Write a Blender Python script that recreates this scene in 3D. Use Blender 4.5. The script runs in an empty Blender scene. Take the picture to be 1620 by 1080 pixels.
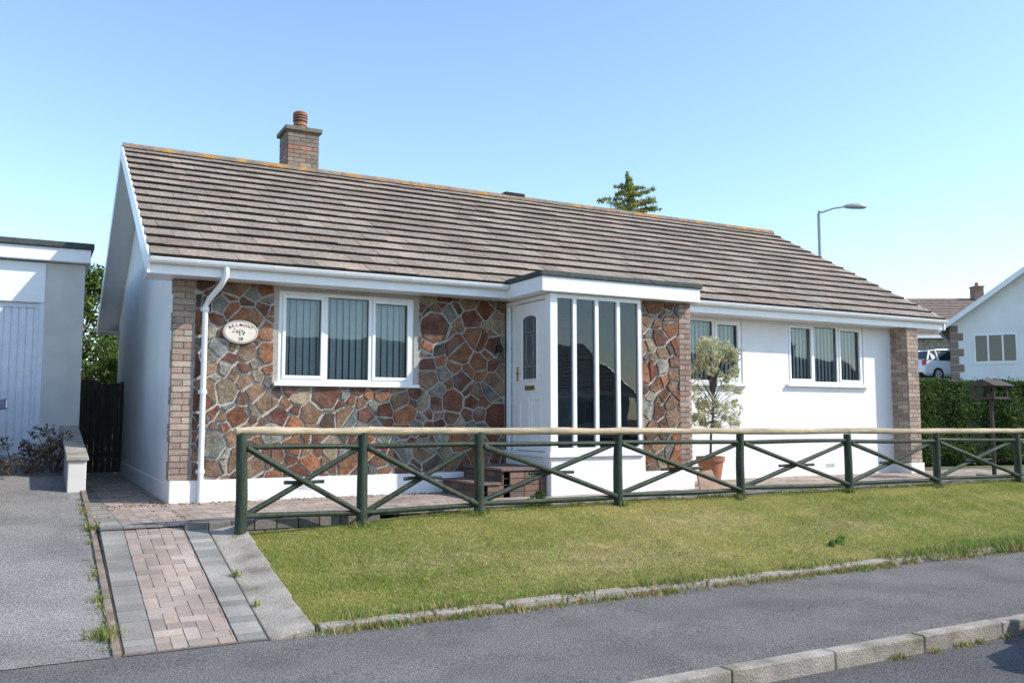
import bpy, math, random
import numpy as np
from mathutils import Vector
random.seed(7); rng=np.random.default_rng(7)
S=bpy.context.scene
S.view_settings.view_transform='Standard'; S.view_settings.look='None'; S.view_settings.exposure=0

# ---------------- materials ----------------
def M(name,col=(.5,.5,.5),attr=False,rough=.7,nscale=8,namt=.15,n2scale=80,n2amt=.1,bump=0,bscale=80,col2=None,c2scale=2,c2thr=(.45,.65),spec=.3,metal=0,stretch=None,transl=0):
    m=bpy.data.materials.new(name); m.use_nodes=True; nt=m.node_tree; N=nt.nodes; L=nt.links
    b=N['Principled BSDF']; b.inputs['Roughness'].default_value=rough; b.inputs['Metallic'].default_value=metal
    b.inputs['Specular IOR Level'].default_value=spec
    tc=N.new('ShaderNodeTexCoord'); src=tc.outputs['Object']
    if stretch:
        mp=N.new('ShaderNodeMapping'); mp.inputs['Scale'].default_value=stretch; L.new(src,mp.inputs[0]); src=mp.outputs[0]
    if attr:
        a=N.new('ShaderNodeAttribute'); a.attribute_name='Col'; c=a.outputs['Color']
    else:
        a=N.new('ShaderNodeRGB'); a.outputs[0].default_value=(*col,1); c=a.outputs[0]
    def noise(s,d=5):
        n=N.new('ShaderNodeTexNoise'); n.inputs['Scale'].default_value=s; n.inputs['Detail'].default_value=d; L.new(src,n.inputs['Vector']); return n.outputs['Fac']
    if col2:
        f=noise(c2scale,6); r=N.new('ShaderNodeMapRange'); r.inputs[1].default_value=c2thr[0]; r.inputs[2].default_value=c2thr[1]; L.new(f,r.inputs[0])
        mx=N.new('ShaderNodeMix'); mx.data_type='RGBA'; L.new(r.outputs[0],mx.inputs[0]); L.new(c,mx.inputs[6]); mx.inputs[7].default_value=(*col2,1); c=mx.outputs[2]
    for s,am in ((nscale,namt),(n2scale,n2amt)):
        if am<=0: continue
        f=noise(s); r=N.new('ShaderNodeMapRange'); r.inputs[1].default_value=.3; r.inputs[2].default_value=.7
        r.inputs[3].default_value=1-am; r.inputs[4].default_value=1+am; L.new(f,r.inputs[0])
        v=N.new('ShaderNodeVectorMath'); v.operation='SCALE'; L.new(c,v.inputs[0]); L.new(r.outputs[0],v.inputs['Scale']); c=v.outputs[0]
    L.new(c,b.inputs['Base Color'])
    if bump:
        f=noise(bscale,4); bp=N.new('ShaderNodeBump'); bp.inputs['Strength'].default_value=bump; bp.inputs['Distance'].default_value=.02; L.new(f,bp.inputs['Height']); L.new(bp.outputs[0],b.inputs['Normal'])
    if transl:
        t=N.new('ShaderNodeBsdfTranslucent'); L.new(c,t.inputs[0]); mx=N.new('ShaderNodeMixShader'); mx.inputs[0].default_value=transl
        o=[n for n in N if n.type=='OUTPUT_MATERIAL'][0]; L.new(b.outputs[0],mx.inputs[1]); L.new(t.outputs[0],mx.inputs[2]); L.new(mx.outputs[0],o.inputs[0])
    return m
def glassmat(name,tint=(.75,.8,.8),refl=.0):
    m=bpy.data.materials.new(name); m.use_nodes=True; nt=m.node_tree; N=nt.nodes; L=nt.links
    for n in list(N):
        if n.type!='OUTPUT_MATERIAL': N.remove(n)
    o=[n for n in N if n.type=='OUTPUT_MATERIAL'][0]
    t=N.new('ShaderNodeBsdfTransparent'); t.inputs[0].default_value=(*tint,1)
    g=N.new('ShaderNodeBsdfGlossy'); g.inputs['Roughness'].default_value=.01; g.inputs[0].default_value=(.85,.95,1,1)
    f=N.new('ShaderNodeFresnel'); f.inputs[0].default_value=1.5
    tcn=N.new('ShaderNodeTexCoord'); nz=N.new('ShaderNodeTexNoise'); nz.inputs['Scale'].default_value=1.6; nz.inputs['Detail'].default_value=1; L.new(tcn.outputs['Object'],nz.inputs['Vector'])
    bp=N.new('ShaderNodeBump'); bp.inputs['Strength'].default_value=.10; bp.inputs['Distance'].default_value=.03; L.new(nz.outputs['Fac'],bp.inputs['Height']); L.new(bp.outputs[0],g.inputs['Normal'])
    a=N.new('ShaderNodeMath'); a.operation='ADD'; a.inputs[1].default_value=refl; a.use_clamp=True; L.new(f.outputs[0],a.inputs[0])
    mx=N.new('ShaderNodeMixShader'); L.new(a.outputs[0],mx.inputs[0]); L.new(t.outputs[0],mx.inputs[1]); L.new(g.outputs[0],mx.inputs[2]); L.new(mx.outputs[0],o.inputs[0])
    return m
m_upvc=M('upvc_white',(.86,.86,.85),rough=.3,namt=.03,n2amt=.02,spec=.5)
m_render=M('white_render',(.87,.86,.835),rough=.9,nscale=1.3,namt=.04,n2scale=150,n2amt=.06,bump=.45,bscale=140,col2=(.79,.775,.74),c2scale=1.5,c2thr=(.5,.8))
m_render2=M('cream_render',(.64,.60,.55),rough=.9,nscale=3,namt=.08,n2scale=150,n2amt=.05,bump=.3,bscale=160)
m_stone=M('crazy_stone',attr=True,rough=.75,nscale=6,namt=.40,n2scale=34,n2amt=.34,bump=.8,bscale=18,spec=.25,col2=(.20,.15,.105),c2scale=4.0,c2thr=(.50,.78))
m_mortar=M('mortar',(.50,.475,.42),rough=.95,nscale=3,namt=.22,n2scale=50,n2amt=.2,bump=.6,bscale=60,col2=(.33,.30,.26),c2scale=3)
m_brick=M('brick',attr=True,rough=.85,nscale=30,namt=.15,n2scale=120,n2amt=.15,bump=.4,bscale=90)
m_tile=M('roof_tile',attr=True,rough=.9,nscale=1.3,namt=.17,n2scale=30,n2amt=.38,bump=.4,bscale=90,col2=(.30,.26,.18),c2scale=16,c2thr=(.54,.68))
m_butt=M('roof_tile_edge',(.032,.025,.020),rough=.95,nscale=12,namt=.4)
m_ridge=M('ridge_tile',attr=True,rough=.9,nscale=10,namt=.2,col2=(.40,.20,.06),c2scale=4,c2thr=(.48,.62),bump=.3)
m_felt=M('felt',(.075,.085,.08),rough=.95,nscale=10,namt=.25,n2scale=120,n2amt=.2,bump=.3)
m_pave=M('block_paving',attr=True,rough=.9,nscale=1.8,namt=.22,n2scale=90,n2amt=.25,bump=.4,bscale=120)
m_sand=M('joint_sand',(.13,.11,.085),rough=1,nscale=10,namt=.3)
m_asph=M('pavement_asphalt',(.19,.178,.163),rough=.95,nscale=.8,namt=.12,n2scale=85,n2amt=.62,bump=.8,bscale=110,col2=(.158,.149,.139),c2scale=1.7,c2thr=(.45,.6),spec=.12)
m_road=M('road_asphalt',(.135,.130,.125),rough=.95,nscale=1.2,namt=.14,n2scale=75,n2amt=.6,bump=.9,bscale=100,spec=.12)
m_drive=M('drive_asphalt',(.265,.25,.23),rough=.95,nscale=1.3,namt=.16,n2scale=75,n2amt=.5,bump=.8,bscale=90,col2=(.205,.195,.18),c2scale=1.6,spec=.12)
m_conc=M('concrete',(.34,.30,.25),rough=.95,nscale=5,namt=.22,n2scale=90,n2amt=.3,bump=.5,bscale=70,col2=(.20,.18,.13),c2scale=4,c2thr=(.48,.7))
m_soil=M('lawn_soil',(.27,.25,.09),rough=1,nscale=5,namt=.3,n2scale=60,n2amt=.4,bump=.8,bscale=60,col2=(.33,.26,.13),c2scale=1.3)
m_ground=M('ground',(.12,.13,.06),rough=1,nscale=.5,namt=.3,n2scale=12,n2amt=.3)
m_grass=M('grass_blades',attr=True,rough=.8,namt=0,n2amt=0,spec=.1,transl=.35)
m_leaf=M('leaves',attr=True,rough=.6,namt=0,n2amt=0,spec=.25,transl=.35)
m_greenwood=M('green_stained_wood',(.034,.048,.030),rough=.6,nscale=20,namt=.35,n2scale=90,n2amt=.3,bump=.35,stretch=(1,1,.2),col2=(.07,.07,.045),c2scale=6,c2thr=(.55,.75))
m_rail=M('weathered_rail',(.48,.38,.25),rough=.85,nscale=6,namt=.25,n2scale=60,n2amt=.2,bump=.4,stretch=(.15,1,1),col2=(.28,.24,.16),c2scale=8)
m_gate=M('gate_wood',(.085,.066,.054),rough=.9,nscale=14,namt=.3,stretch=(1,1,.15),bump=.3)
m_bark=M('bark',(.16,.13,.10),rough=.95,nscale=25,namt=.3,bump=.6,bscale=40)
m_terra=M('terracotta',(.36,.16,.09),rough=.85,nscale=10,namt=.2,n2amt=.1)
m_metal=M('galvanised',(.38,.40,.42),rough=.45,metal=.3,namt=.05)
m_black=M('black_plastic',(.02,.02,.02),rough=.5,namt=.1)
m_tyre=M('tyre',(.02,.02,.02),rough=.85)
m_brass=M('brass',(.45,.31,.12),rough=.4,metal=.8,namt=.05)
m_lead=M('lead',(.3,.31,.33),rough=.6)
m_dark=M('room_dark',(.10,.10,.10),rough=.9)
m_carpet=M('floor_inside',(.20,.17,.14),rough=.95)
m_blind=M('blind_fabric',(.66,.71,.69),rough=.9,namt=.05,transl=.15)
m_doorglass=M('leaded_glass',(.10,.12,.12),rough=.12,nscale=40,namt=.3,spec=.8,bump=.3,bscale=50)
m_glass=glassmat('window_glass',(.80,.86,.86),.03)
m_glassp=glassmat('porch_glass',(.58,.64,.66),.01)
m_carglass=M('car_glass',(.02,.025,.03),rough=.05,spec=.9,namt=0,n2amt=0)
m_cream=M('plaque_cream',(.72,.66,.55),rough=.4,namt=.04)
m_ink=M('plaque_ink',(.12,.05,.07),rough=.6)
m_pink=M('plaque_pink',(.5,.16,.22),rough=.6)
m_leafp=M('plaque_green',(.12,.25,.1),rough=.6)
m_gdoor=M('garage_door',(.74,.76,.79),rough=.5,namt=.05)

# ---------------- builders ----------------
def empty(name,loc=(0,0,0),rz=0):
    e=bpy.data.objects.new(name,None); e.location=loc; e.rotation_euler=(0,0,rz); S.collection.objects.link(e); return e
class MB:
    def __init__(s): s.v=[]; s.f=[]; s.c=[]; s.m=[]
    def poly(s,pts,col=(1,1,1),mi=0):
        i=len(s.v); s.v+= [tuple(p) for p in pts]; s.f.append(tuple(range(i,i+len(pts)))); s.c.append(col); s.m.append(mi)
    def box(s,x0,x1,y0,y1,z0,z1,col=(1,1,1),mi=0):
        i=len(s.v)
        s.v+=[(x0,y0,z0),(x1,y0,z0),(x1,y1,z0),(x0,y1,z0),(x0,y0,z1),(x1,y0,z1),(x1,y1,z1),(x0,y1,z1)]
        for q in ((0,3,2,1),(4,5,6,7),(0,1,5,4),(1,2,6,5),(2,3,7,6),(3,0,4,7)):
            s.f.append(tuple(i+k for k in q)); s.c.append(col); s.m.append(mi)
    def prism(s,bot,top,col=(1,1,1),mi=0):
        n=len(bot); i=len(s.v); s.v+=[tuple(p) for p in bot]+[tuple(p) for p in top]
        s.f.append(tuple(i+n+k for k in range(n))); s.c.append(col); s.m.append(mi)
        s.f.append(tuple(i+k for k in reversed(range(n)))); s.c.append(col); s.m.append(mi)
        for k in range(n):
            a=(k+1)%n; s.f.append((i+k,i+a,i+n+a,i+n+k)); s.c.append(col); s.m.append(mi)
    def tube(s,pts,rad,seg=10,col=(1,1,1),mi=0,cap=True):
        pts=[Vector(p) for p in pts]; n=len(pts)
        if not hasattr(rad,'__len__'): rad=[rad]*n
        i=len(s.v)
        for k,p in enumerate(pts):
            d=(pts[min(k+1,n-1)]-pts[max(k-1,0)]).normalized()
            a=d.orthogonal() if abs(d.z)>.9 else d.cross(Vector((0,0,1)))
            if abs(d.z)>.9: a=Vector((1,0,0))-d*d.x
            a.normalize(); b=d.cross(a)
            for j in range(seg):
                t=2*math.pi*j/seg; s.v.append(tuple(p+a*math.cos(t)*rad[k]+b*math.sin(t)*rad[k]))
        for k in range(n-1):
            for j in range(seg):
                j2=(j+1)%seg; s.f.append((i+k*seg+j,i+k*seg+j2,i+(k+1)*seg+j2,i+(k+1)*seg+j)); s.c.append(col); s.m.append(mi)
        if cap:
            s.f.append(tuple(i+j for j in reversed(range(seg)))); s.c.append(col); s.m.append(mi)
            s.f.append(tuple(i+(n-1)*seg+j for j in range(seg))); s.c.append(col); s.m.append(mi)
    def build(s,name,mats,parent=None,smooth=False,bevel=0):
        me=bpy.data.meshes.new(name); me.from_pydata(s.v,[],s.f)
        if not isinstance(mats,(list,tuple)): mats=[mats]
        for m in mats: me.materials.append(m)
        me.polygons.foreach_set('material_index',s.m)
        lt=np.array([len(f) for f in s.f]); c=np.ones((len(s.f),4)); c[:,:3]=np.array(s.c)
        at=me.color_attributes.new('Col','FLOAT_COLOR','CORNER'); at.data.foreach_set('color',np.repeat(c,lt,axis=0).ravel())
        if smooth:
            me.polygons.foreach_set('use_smooth',[True]*len(s.f))
        me.update(); o=bpy.data.objects.new(name,me); S.collection.objects.link(o)
        if smooth:
            try:
                with bpy.context.temp_override(object=o,active_object=o,selected_objects=[o],selected_editable_objects=[o]):
                    bpy.ops.object.shade_smooth_by_angle(angle=math.radians(40))
            except Exception: pass
        if parent: o.parent=parent
        if bevel:
            b=o.modifiers.new('b','BEVEL'); b.width=bevel; b.segments=2; b.limit_method='ANGLE'
        return o
def npmesh(name,V,k,C,mat,parent=None):
    n=len(V)//k; me=bpy.data.meshes.new(name); me.vertices.add(len(V)); me.vertices.foreach_set('co',V.astype(np.float32).ravel())
    me.loops.add(len(V)); me.loops.foreach_set('vertex_index',np.arange(len(V),dtype=np.int32))
    me.polygons.add(n); me.polygons.foreach_set('loop_start',np.arange(0,len(V),k,dtype=np.int32)); me.polygons.foreach_set('loop_total',np.full(n,k,dtype=np.int32))
    c=np.ones((len(V),4)); c[:,:3]=np.repeat(C,k,axis=0)
    at=me.color_attributes.new('Col','FLOAT_COLOR','CORNER'); at.data.foreach_set('color',c.ravel())
    me.materials.append(mat); me.update(calc_edges=True); me.validate()
    o=bpy.data.objects.new(name,me); S.collection.objects.link(o)
    if parent: o.parent=parent
    return o
def leaves(name,P,size,cols,mat=None,parent=None,elong=1.6,up=0):
    n=len(P); a=rng.normal(size=(n,3)); a[:,2]+=up; a/=np.linalg.norm(a,axis=1)[:,None]
    b=np.cross(a,rng.normal(size=(n,3))); b/=np.linalg.norm(b,axis=1)[:,None]
    s=(size*rng.uniform(.6,1.3,n))[:,None]
    V=np.stack([P-a*s*elong, P+b*s*.5, P+a*s*elong, P-b*s*.5],axis=1).reshape(-1,3)
    C=np.array(cols)[rng.integers(0,len(cols),n)]*rng.uniform(.65,1.3,(n,1))
    return npmesh(name,V,4,C,mat or m_leaf,parent)
def clip(poly,nx,ny,d):
    out=[]
    for i in range(len(poly)):
        p=poly[i]; q=poly[(i+1)%len(poly)]; a=nx*p[0]+ny*p[1]-d; b=nx*q[0]+ny*q[1]-d
        if a<=0: out.append(p)
        if (a<0<b) or (b<0<a):
            t=a/(a-b); out.append((p[0]+t*(q[0]-p[0]),p[1]+t*(q[1]-p[1])))
    return out
def area(p): return abs(sum(p[i][0]*p[(i+1)%len(p)][1]-p[(i+1)%len(p)][0]*p[i][1] for i in range(len(p))))/2 if len(p)>2 else 0
def sm(t): t=max(0,min(1,t)); return t*t*(3-2*t)
def interp(x,pts): return float(np.interp(x,[p[0] for p in pts],[p[1] for p in pts]))

def stone_panel(mb,x0,x1,z0,z1,y,holes=(),seed=1):
    R=random.Random(seed); pal=[(.170,.062,.036)]*4+[(.23,.095,.045)]*4+[(.125,.060,.040)]*4+[(.21,.13,.078)]*4+[(.23,.21,.17),(.18,.18,.155),(.15,.155,.145),(.28,.22,.145),(.095,.068,.050)]
    sites=[]
    for _ in range(12000):
        p=(R.uniform(x0-.3,x1+.3),R.uniform(z0-.3,z1+.3)); r=R.choice([.085,.12,.155,.19,.22])*R.uniform(.9,1.1)
        if all(((p[0]-q[0])**2+((p[1]-q[1])*1.15)**2)**.5>(r+q[2])*.72 for q in sites): sites.append((p[0],p[1],r))
    for s in sites:
        P=[(x0+.004,z0+.004),(x1-.004,z0+.004),(x1-.004,z1-.004),(x0+.004,z1-.004)]
        for q in sites:
            if q is s: continue
            dx=q[0]-s[0]; dz=q[1]-s[1]; l=math.hypot(dx,dz)
            if l>1.2: continue
            dx/=l; dz/=l
            w=.5+.5*(s[2]**2-q[2]**2)/(l*l)
            hsh=math.sin((s[0]+q[0])*37.1+(s[1]+q[1])*91.7)*.13
            ca,sa=math.cos(hsh),math.sin(hsh); nx,nz=dx*ca-dz*sa,dx*sa+dz*ca
            mx,mz=s[0]+dx*l*w,s[1]+dz*l*w
            P=clip(P,nx,nz,nx*mx+nz*mz-R.uniform(.006,.017))
            if len(P)<3: break
        if len(P)<3: continue
        base=[P]
        if area(P)>.065 and R.random()<.55:
            cx=sum(q[0] for q in P)/len(P); cz=sum(q[1] for q in P)/len(P); t=R.uniform(0,math.pi); nx,nz=math.cos(t),math.sin(t); d=nx*cx+nz*cz+R.uniform(-.05,.05)
            base=[clip(P,nx,nz,d-.009),clip(P,-nx,-nz,-d-.009)]
        for P in base:
            if len(P)<3: continue
            pieces=[P]
            for h in holes:
                np_=[]
                for p in pieces:
                    np_.append(clip(p,1,0,h[0])); np_.append(clip(p,-1,0,-h[1]))
                    m=clip(clip(p,-1,0,-h[0]),1,0,h[1])
                    if len(m)>2: np_.append(clip(m,0,1,h[2])); np_.append(clip(m,0,-1,-h[3]))
                pieces=[p for p in np_ if len(p)>2 and area(p)>.0008]
            col=Vector(R.choice(pal))*R.uniform(.75,1.25); th=R.uniform(.014,.032)
            for p in pieces:
                if area(p)<.001: continue
                pts=[]
                for i in range(len(p)):
                    a=p[i]; b=p[(i+1)%len(p)]; l=math.hypot(b[0]-a[0],b[1]-a[1])
                    if l<1e-5: continue
                    if l>.04:
                        c=R.uniform(.03,.12)
                        pts.append((a[0]+(b[0]-a[0])*c*.5,a[1]+(b[1]-a[1])*c*.5))
                        if l>.10:
                            t=R.uniform(.3,.7); o=-R.uniform(-.003,.014); nx=(b[1]-a[1])/l; nz=-(b[0]-a[0])/l
                            pts.append((a[0]+(b[0]-a[0])*t+nx*o,a[1]+(b[1]-a[1])*t+nz*o))
                        pts.append((b[0]-(b[0]-a[0])*c*.5,b[1]-(b[1]-a[1])*c*.5))
                    else: pts.append(a)
                if len(pts)<3: continue
                cx=sum(q[0] for q in pts)/len(pts); cz=sum(q[1] for q in pts)/len(pts)
                tx=R.uniform(-.06,.06); tz=R.uniform(-.06,.06)
                bot=[(q[0],y+.002,q[1]) for q in pts]
                top=[(cx+(q[0]-cx)*.96,y-th-(q[0]-cx)*tx-(q[1]-cz)*tz,cz+(q[1]-cz)*.96) for q in pts]
                mb.prism(bot,top,tuple(col))
brickcols=[(.36,.27,.21),(.33,.25,.20),(.40,.30,.23),(.30,.22,.18),(.36,.24,.19),(.42,.34,.27)]
def bricks_y(mb,xa,xb,z0,z1,y,depth=.02,pal=brickcols,toothL=0,toothR=0,bl=.215,seed=3):
    R=random.Random(seed); z=z0; k=0
    while z<z1-.02:
        blk=(k//3)%2; a=xa-(toothL if blk else 0); b=xb+(toothR if blk else 0)
        x=a-(bl/2 if k%2 else 0)
        while x<b-.01:
            s=max(x,a); e=min(x+bl-.01,b)
            if e-s>.02: mb.box(s,e,y-depth-R.uniform(0,.003),y+.01,z,min(z+.065,z1),tuple(Vector(R.choice(pal))*R.uniform(.8,1.15)))
            x+=bl
        z+=.075; k+=1
def bricks_x(mb,ya,yb,z0,z1,x,depth=.02,sgn=-1,pal=brickcols,tooth=0,bl=.215,seed=4):
    R=random.Random(seed); z=z0; k=0
    while z<z1-.02:
        b=yb+(tooth if (k//3)%2==0 else 0)
        y=ya-(bl/2 if k%2==0 else 0)
        while y<b-.01:
            s=max(y,ya); e=min(y+bl-.01,b)
            if e-s>.02:
                d=depth+R.uniform(0,.003)
                mb.box(min(x,x+sgn*d),max(x,x+sgn*d),s,e,z,min(z+.065,z1),tuple(Vector(R.choice(pal))*R.uniform(.8,1.15)))
            y+=bl
        z+=.075; k+=1
def wall_y(mb,x0,x1,z0,z1,y0,y1,holes):
    xs=sorted({x0,x1}|{h[0] for h in holes}|{h[1] for h in holes}); zs=sorted({z0,z1}|{h[2] for h in holes}|{h[3] for h in holes})
    for i in range(len(xs)-1):
        for j in range(len(zs)-1):
            cx=(xs[i]+xs[i+1])/2; cz=(zs[j]+zs[j+1])/2
            if any(h[0]<cx<h[1] and h[2]<cz<h[3] for h in holes): continue
            mb.box(xs[i],xs[i+1],y0,y1,zs[j],zs[j+1])
def window(par,x0,x1,z0,z1,y,div=(1/3,2/3),sashes=(0,1,2),sill=True):
    f=MB(); g=MB(); bl=MB(); w=.05
    f.box(x0,x1,y+.02,y+.09,z0,z0+w); f.box(x0,x1,y+.02,y+.09,z1-w,z1)
    f.box(x0,x0+w,y+.02,y+.09,z0+w,z1-w); f.box(x1-w,x1,y+.02,y+.09,z0+w,z1-w)
    e=[x0+w]+[x0+(x1-x0)*d for d in div]+[x1-w]
    for i in range(1,len(e)-1): f.box(e[i]-.025,e[i]+.025,y+.02,y+.09,z0+w,z1-w)
    gk=MB()
    for i in range(len(e)-1):
        a=e[i]+(.025 if i>0 else 0); b=e[i+1]-(.025 if i<len(e)-2 else 0); s=0
        c=z0+w; d=z1-w
        if i in sashes:
            s=.042
            f.box(a,b,y+.005,y+.07,c,c+s); f.box(a,b,y+.005,y+.07,d-s,d); f.box(a,a+s,y+.005,y+.07,c+s,d-s); f.box(b-s,b,y+.005,y+.07,c+s,d-s)
        a+=s; b-=s; c+=s; d-=s; t=.007
        gk.box(a,b,y+.045,y+.055,c,c+t); gk.box(a,b,y+.045,y+.055,d-t,d); gk.box(a,a+t,y+.045,y+.055,c+t,d-t); gk.box(b-t,b,y+.045,y+.055,c+t,d-t)
    f.build('window_frame',m_upvc,par,bevel=.004); gk.build('window_gasket',m_black,par)
    g.poly([(x0+w,y+.06,z0+w),(x1-w,y+.06,z0+w),(x1-w,y+.06,z1-w),(x0+w,y+.06,z1-w)]); g.build('window_glass',m_glass,par)
    x=x0+.04
    while x<x1-.02:
        a=math.radians(random.uniform(17,27)); dx=.044*math.cos(a); dy=.044*math.sin(a)
        bl.poly([(x-dx,y+.15-dy,z0+.03),(x+dx,y+.15+dy,z0+.03),(x+dx,y+.15+dy,z1),(x-dx,y+.15-dy,z1)]); x+=.089
    bl.build('vertical_blinds',m_blind,par)
    if sill:
        s=MB(); s.box(x0-.06,x1+.06,y-.07,y+.03,z0-.045,z0-.003); s.build('window_sill',m_upvc,par,bevel=.005)

# ---------------- terrain ----------------
def driveZ(y): return interp(y,[(6.4,-.525),(9.2,-.03),(11.5,.22),(14,.48)])
def pathZ(y): return interp(y,[(6.4,-.52),(9.1,0)])
def lawnZ(x,y): return -.5+min(1,(y-6.5)/2.25)*(.49-.09*(1-sm((x-1.8)/3)))
def hill(x,y):
    d=math.hypot(x,y); return 2.68*sm((d-25)/21)*sm((y-6)/9)*sm((x+5)/15)
def G(x,y):
    if y<6.4: return -.85
    z=interp(y,[(6.4,-.75),(9.1,-.06)])
    if x<.4: z=min(z,0)
    return z+hill(x,y)
def sheet(name,xs,ys,zf,mat,parent=None):
    v=[(x,y,zf(x,y)) for y in ys for x in xs]; n=len(xs)
    f=[(j*n+i,j*n+i+1,(j+1)*n+i+1,(j+1)*n+i) for j in range(len(ys)-1) for i in range(n-1)]
    me=bpy.data.meshes.new(name); me.from_pydata(v,[],f); me.materials.append(mat); me.polygons.foreach_set('use_smooth',[True]*len(f))
    o=bpy.data.objects.new(name,me); S.collection.objects.link(o)
    if parent:o.parent=parent
    return o
xs=sorted(set([-600,-300,-120,-60,-30]+list(range(-20,71,2))+[90,130,200,350,700])); ys=sorted(set([-600,-200,-60,-20,0,4,6.3,6.4,7,8,9.1]+list(range(10,71,2))+[90,130,200,400,800]))
sheet('ground',xs,ys,G,m_ground)
lin=lambda a,b,n: list(np.linspace(a,b,n))
sheet('road',lin(-60,80,30),lin(-3.2,4.36,6),lambda x,y:-.67,m_road)
def pavZ(x,y): return -.53-.03*(6.45-y)/2.0+ (-.105*sm((-1.0-x)/1.2)*sm((5.3-y)/1.0))
sheet('pavement',sorted(set(lin(-60,80,30)+lin(-4,1,16))),lin(4.44,6.45,12),pavZ,m_asph)
sheet('opposite_pavement',lin(-60,80,20),lin(-5.2,-3.2,3),lambda x,y:-.56,m_asph)
k=MB()
def kz(x): return -.555-.105*sm((-1.0-x)/1.2)
x=-40
while x<60:
    h=random.uniform(-.003,.003); z0,z1=kz(x),kz(x+.9)
    k.prism([(x+.004,4.33,-.8),(x+.91,4.33,-.8),(x+.91,4.455,-.8),(x+.004,4.455,-.8)],[(x+.004,4.335,z0+h),(x+.91,4.335,z1+h),(x+.91,4.455,z0+h),(x+.004,4.455,z0+h)]); x+=.915
k.build('kerb',m_conc,bevel=.012)
k=MB(); x=-40
while x<60: k.box(x,x+.91,-3.3,-3.18,-.8,-.55); x+=.915
k.build('kerb',m_conc,bevel=.012)
sheet('driveway',lin(-7,.53,8),[6.4,7,8,9.2,10,11.5,12.5,14],lambda x,y:driveZ(y),m_drive)
sheet('lawn',lin(1.80,22,40),lin(6.52,8.95,10),lambda x,y:lawnZ(x,y)-.004,m_soil)
def fields(x,y,sd=5,sc=(1.0,2.5,5.0,9.0)):
    f=np.zeros_like(x); r=np.random.default_rng(sd)
    for i in range(16):
        kx,ky=r.normal(size=2)*r.choice(sc); f+=np.sin(kx*x+ky*1.3*y+r.uniform(0,6.3))/16*2.2
    return f
n=380000
x=1.80+ (rng.random(n)**1.4)*16.5; y=rng.uniform(6.50,8.93,n)
t=np.clip((x-1.8)/3,0,1); t=t*t*(3-2*t)
z=-.5+np.clip((y-6.5)/2.25,0,1)*(.49-.09*(1-t))-.003
f=fields(x,y,5,(.5,1.2,2.5,5)); f2=fields(x,y,11); h=.011+.013*rng.random(n)+.014*np.clip(f2,0,1)
edge=(y<6.62)|(rng.random(n)<.003); h=np.where(edge&(rng.random(n)<.4),h*1.9,h)
h=np.where((x>9.5)&(y<6.8),h*2.0,h)
ang=rng.uniform(0,6.28,n); w=.0030+.0018*rng.random(n); dx=np.cos(ang)*w; dy=np.sin(ang)*w; lx=rng.normal(0,.014,n); ly=rng.normal(0,.014,n)
V=np.stack([np.stack([x-dx,y-dy,z],1),np.stack([x+dx,y+dy,z],1),np.stack([x+lx,y+ly,z+h],1)],1).reshape(-1,3)
g1=np.array([.27,.34,.07]); g2=np.array([.56,.50,.18]); g3=np.array([.56,.42,.25])
mix=np.clip(.42-f*.65-f2*.25+rng.normal(0,.22,n),0,1)[:,None]; C=g1*(1-mix)+g2*mix
bare=np.exp(-(((x-5.0)/1.0)**2+((y-7.2)/.35)**2))+np.exp(-(((x-6.6)/.9)**2+((y-8.0)/.3)**2))+.8*np.exp(-(((x-3.2)/.7)**2+((y-7.6)/.3)**2))+.6*np.exp(-(((x-8.6)/.8)**2+((y-7.5)/.25)**2))
dry=((rng.random(n)<.08+.4*bare))[:,None]; C=np.where(dry,g3,C)*rng.uniform(.7,1.3,(n,1))
lush=((x>9.5)&(y<6.75))[:,None]; C=np.where(lush,C*np.array([.62,.82,.7]),C)
keep=rng.random(n)>.6*np.clip(bare,0,1)
V=V.reshape(-1,3,3)[keep].reshape(-1,3); C=C[keep]
npmesh('lawn_grass',V,3,C,m_grass)
d=MB()
for _ in range(18):
    px=random.uniform(3,13); py=random.uniform(6.8,8.6); pz=lawnZ(px,py)
    d.tube([(px,py,pz),(px,py,pz+.04)],.002,4,(.1,.2,.03)); d.tube([(px,py,pz+.04),(px,py,pz+.048)],[.011,.014],8,(.7,.55,.02))
d.build('dandelions',m_grass)
k=MB(); x=1.9
while x<24:
    h=random.uniform(-.012,.006); l=random.choice([.91,.91,.6]); yy=random.uniform(-.01,.01); h2=h+random.uniform(-.008,.008)
    k.prism([(x+.006,6.41+yy,-.7),(x+l-.006,6.41+yy,-.7),(x+l-.006,6.52+yy,-.7),(x+.006,6.52+yy,-.7)],[(x+.006,6.415+yy,-.475+h),(x+l-.006,6.415+yy,-.475+h2),(x+l-.006,6.52+yy,-.470+h2),(x+.006,6.52+yy,-.470+h)]); x+=l
k.build('lawn_edging',m_conc,bevel=.012)
k=MB(); ysg=[6.35,7.0,7.7,8.3,8.85]
for a,b in zip(ysg[:-1],ysg[1:]):
    k.prism([(1.53,a+.004,-.9),(1.85,a+.004,-.9),(1.83,b-.004,-.9),(1.53,b-.004,-.9)],[(1.53,a+.004,pathZ(a)+.0),(1.85,a+.004,pathZ(a)+.05),(1.83,b-.004,pathZ(b)+.05),(1.53,b-.004,pathZ(b)+.0)])
k.build('path_border',m_conc,bevel=.01)
k=MB(); yy=6.4
while yy<11.1:
    l=.45; k.prism([(.53,yy,-.9),(.585,yy,-.9),(.585,yy+l-.01,-.9),(.53,yy+l-.01,-.9)],[(.53,yy,driveZ(yy)+.02),(.585,yy,driveZ(yy)+.02),(.585,yy+l-.01,driveZ(yy+l)+.02),(.53,yy+l-.01,driveZ(yy+l)+.02)]); yy+=l
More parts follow.
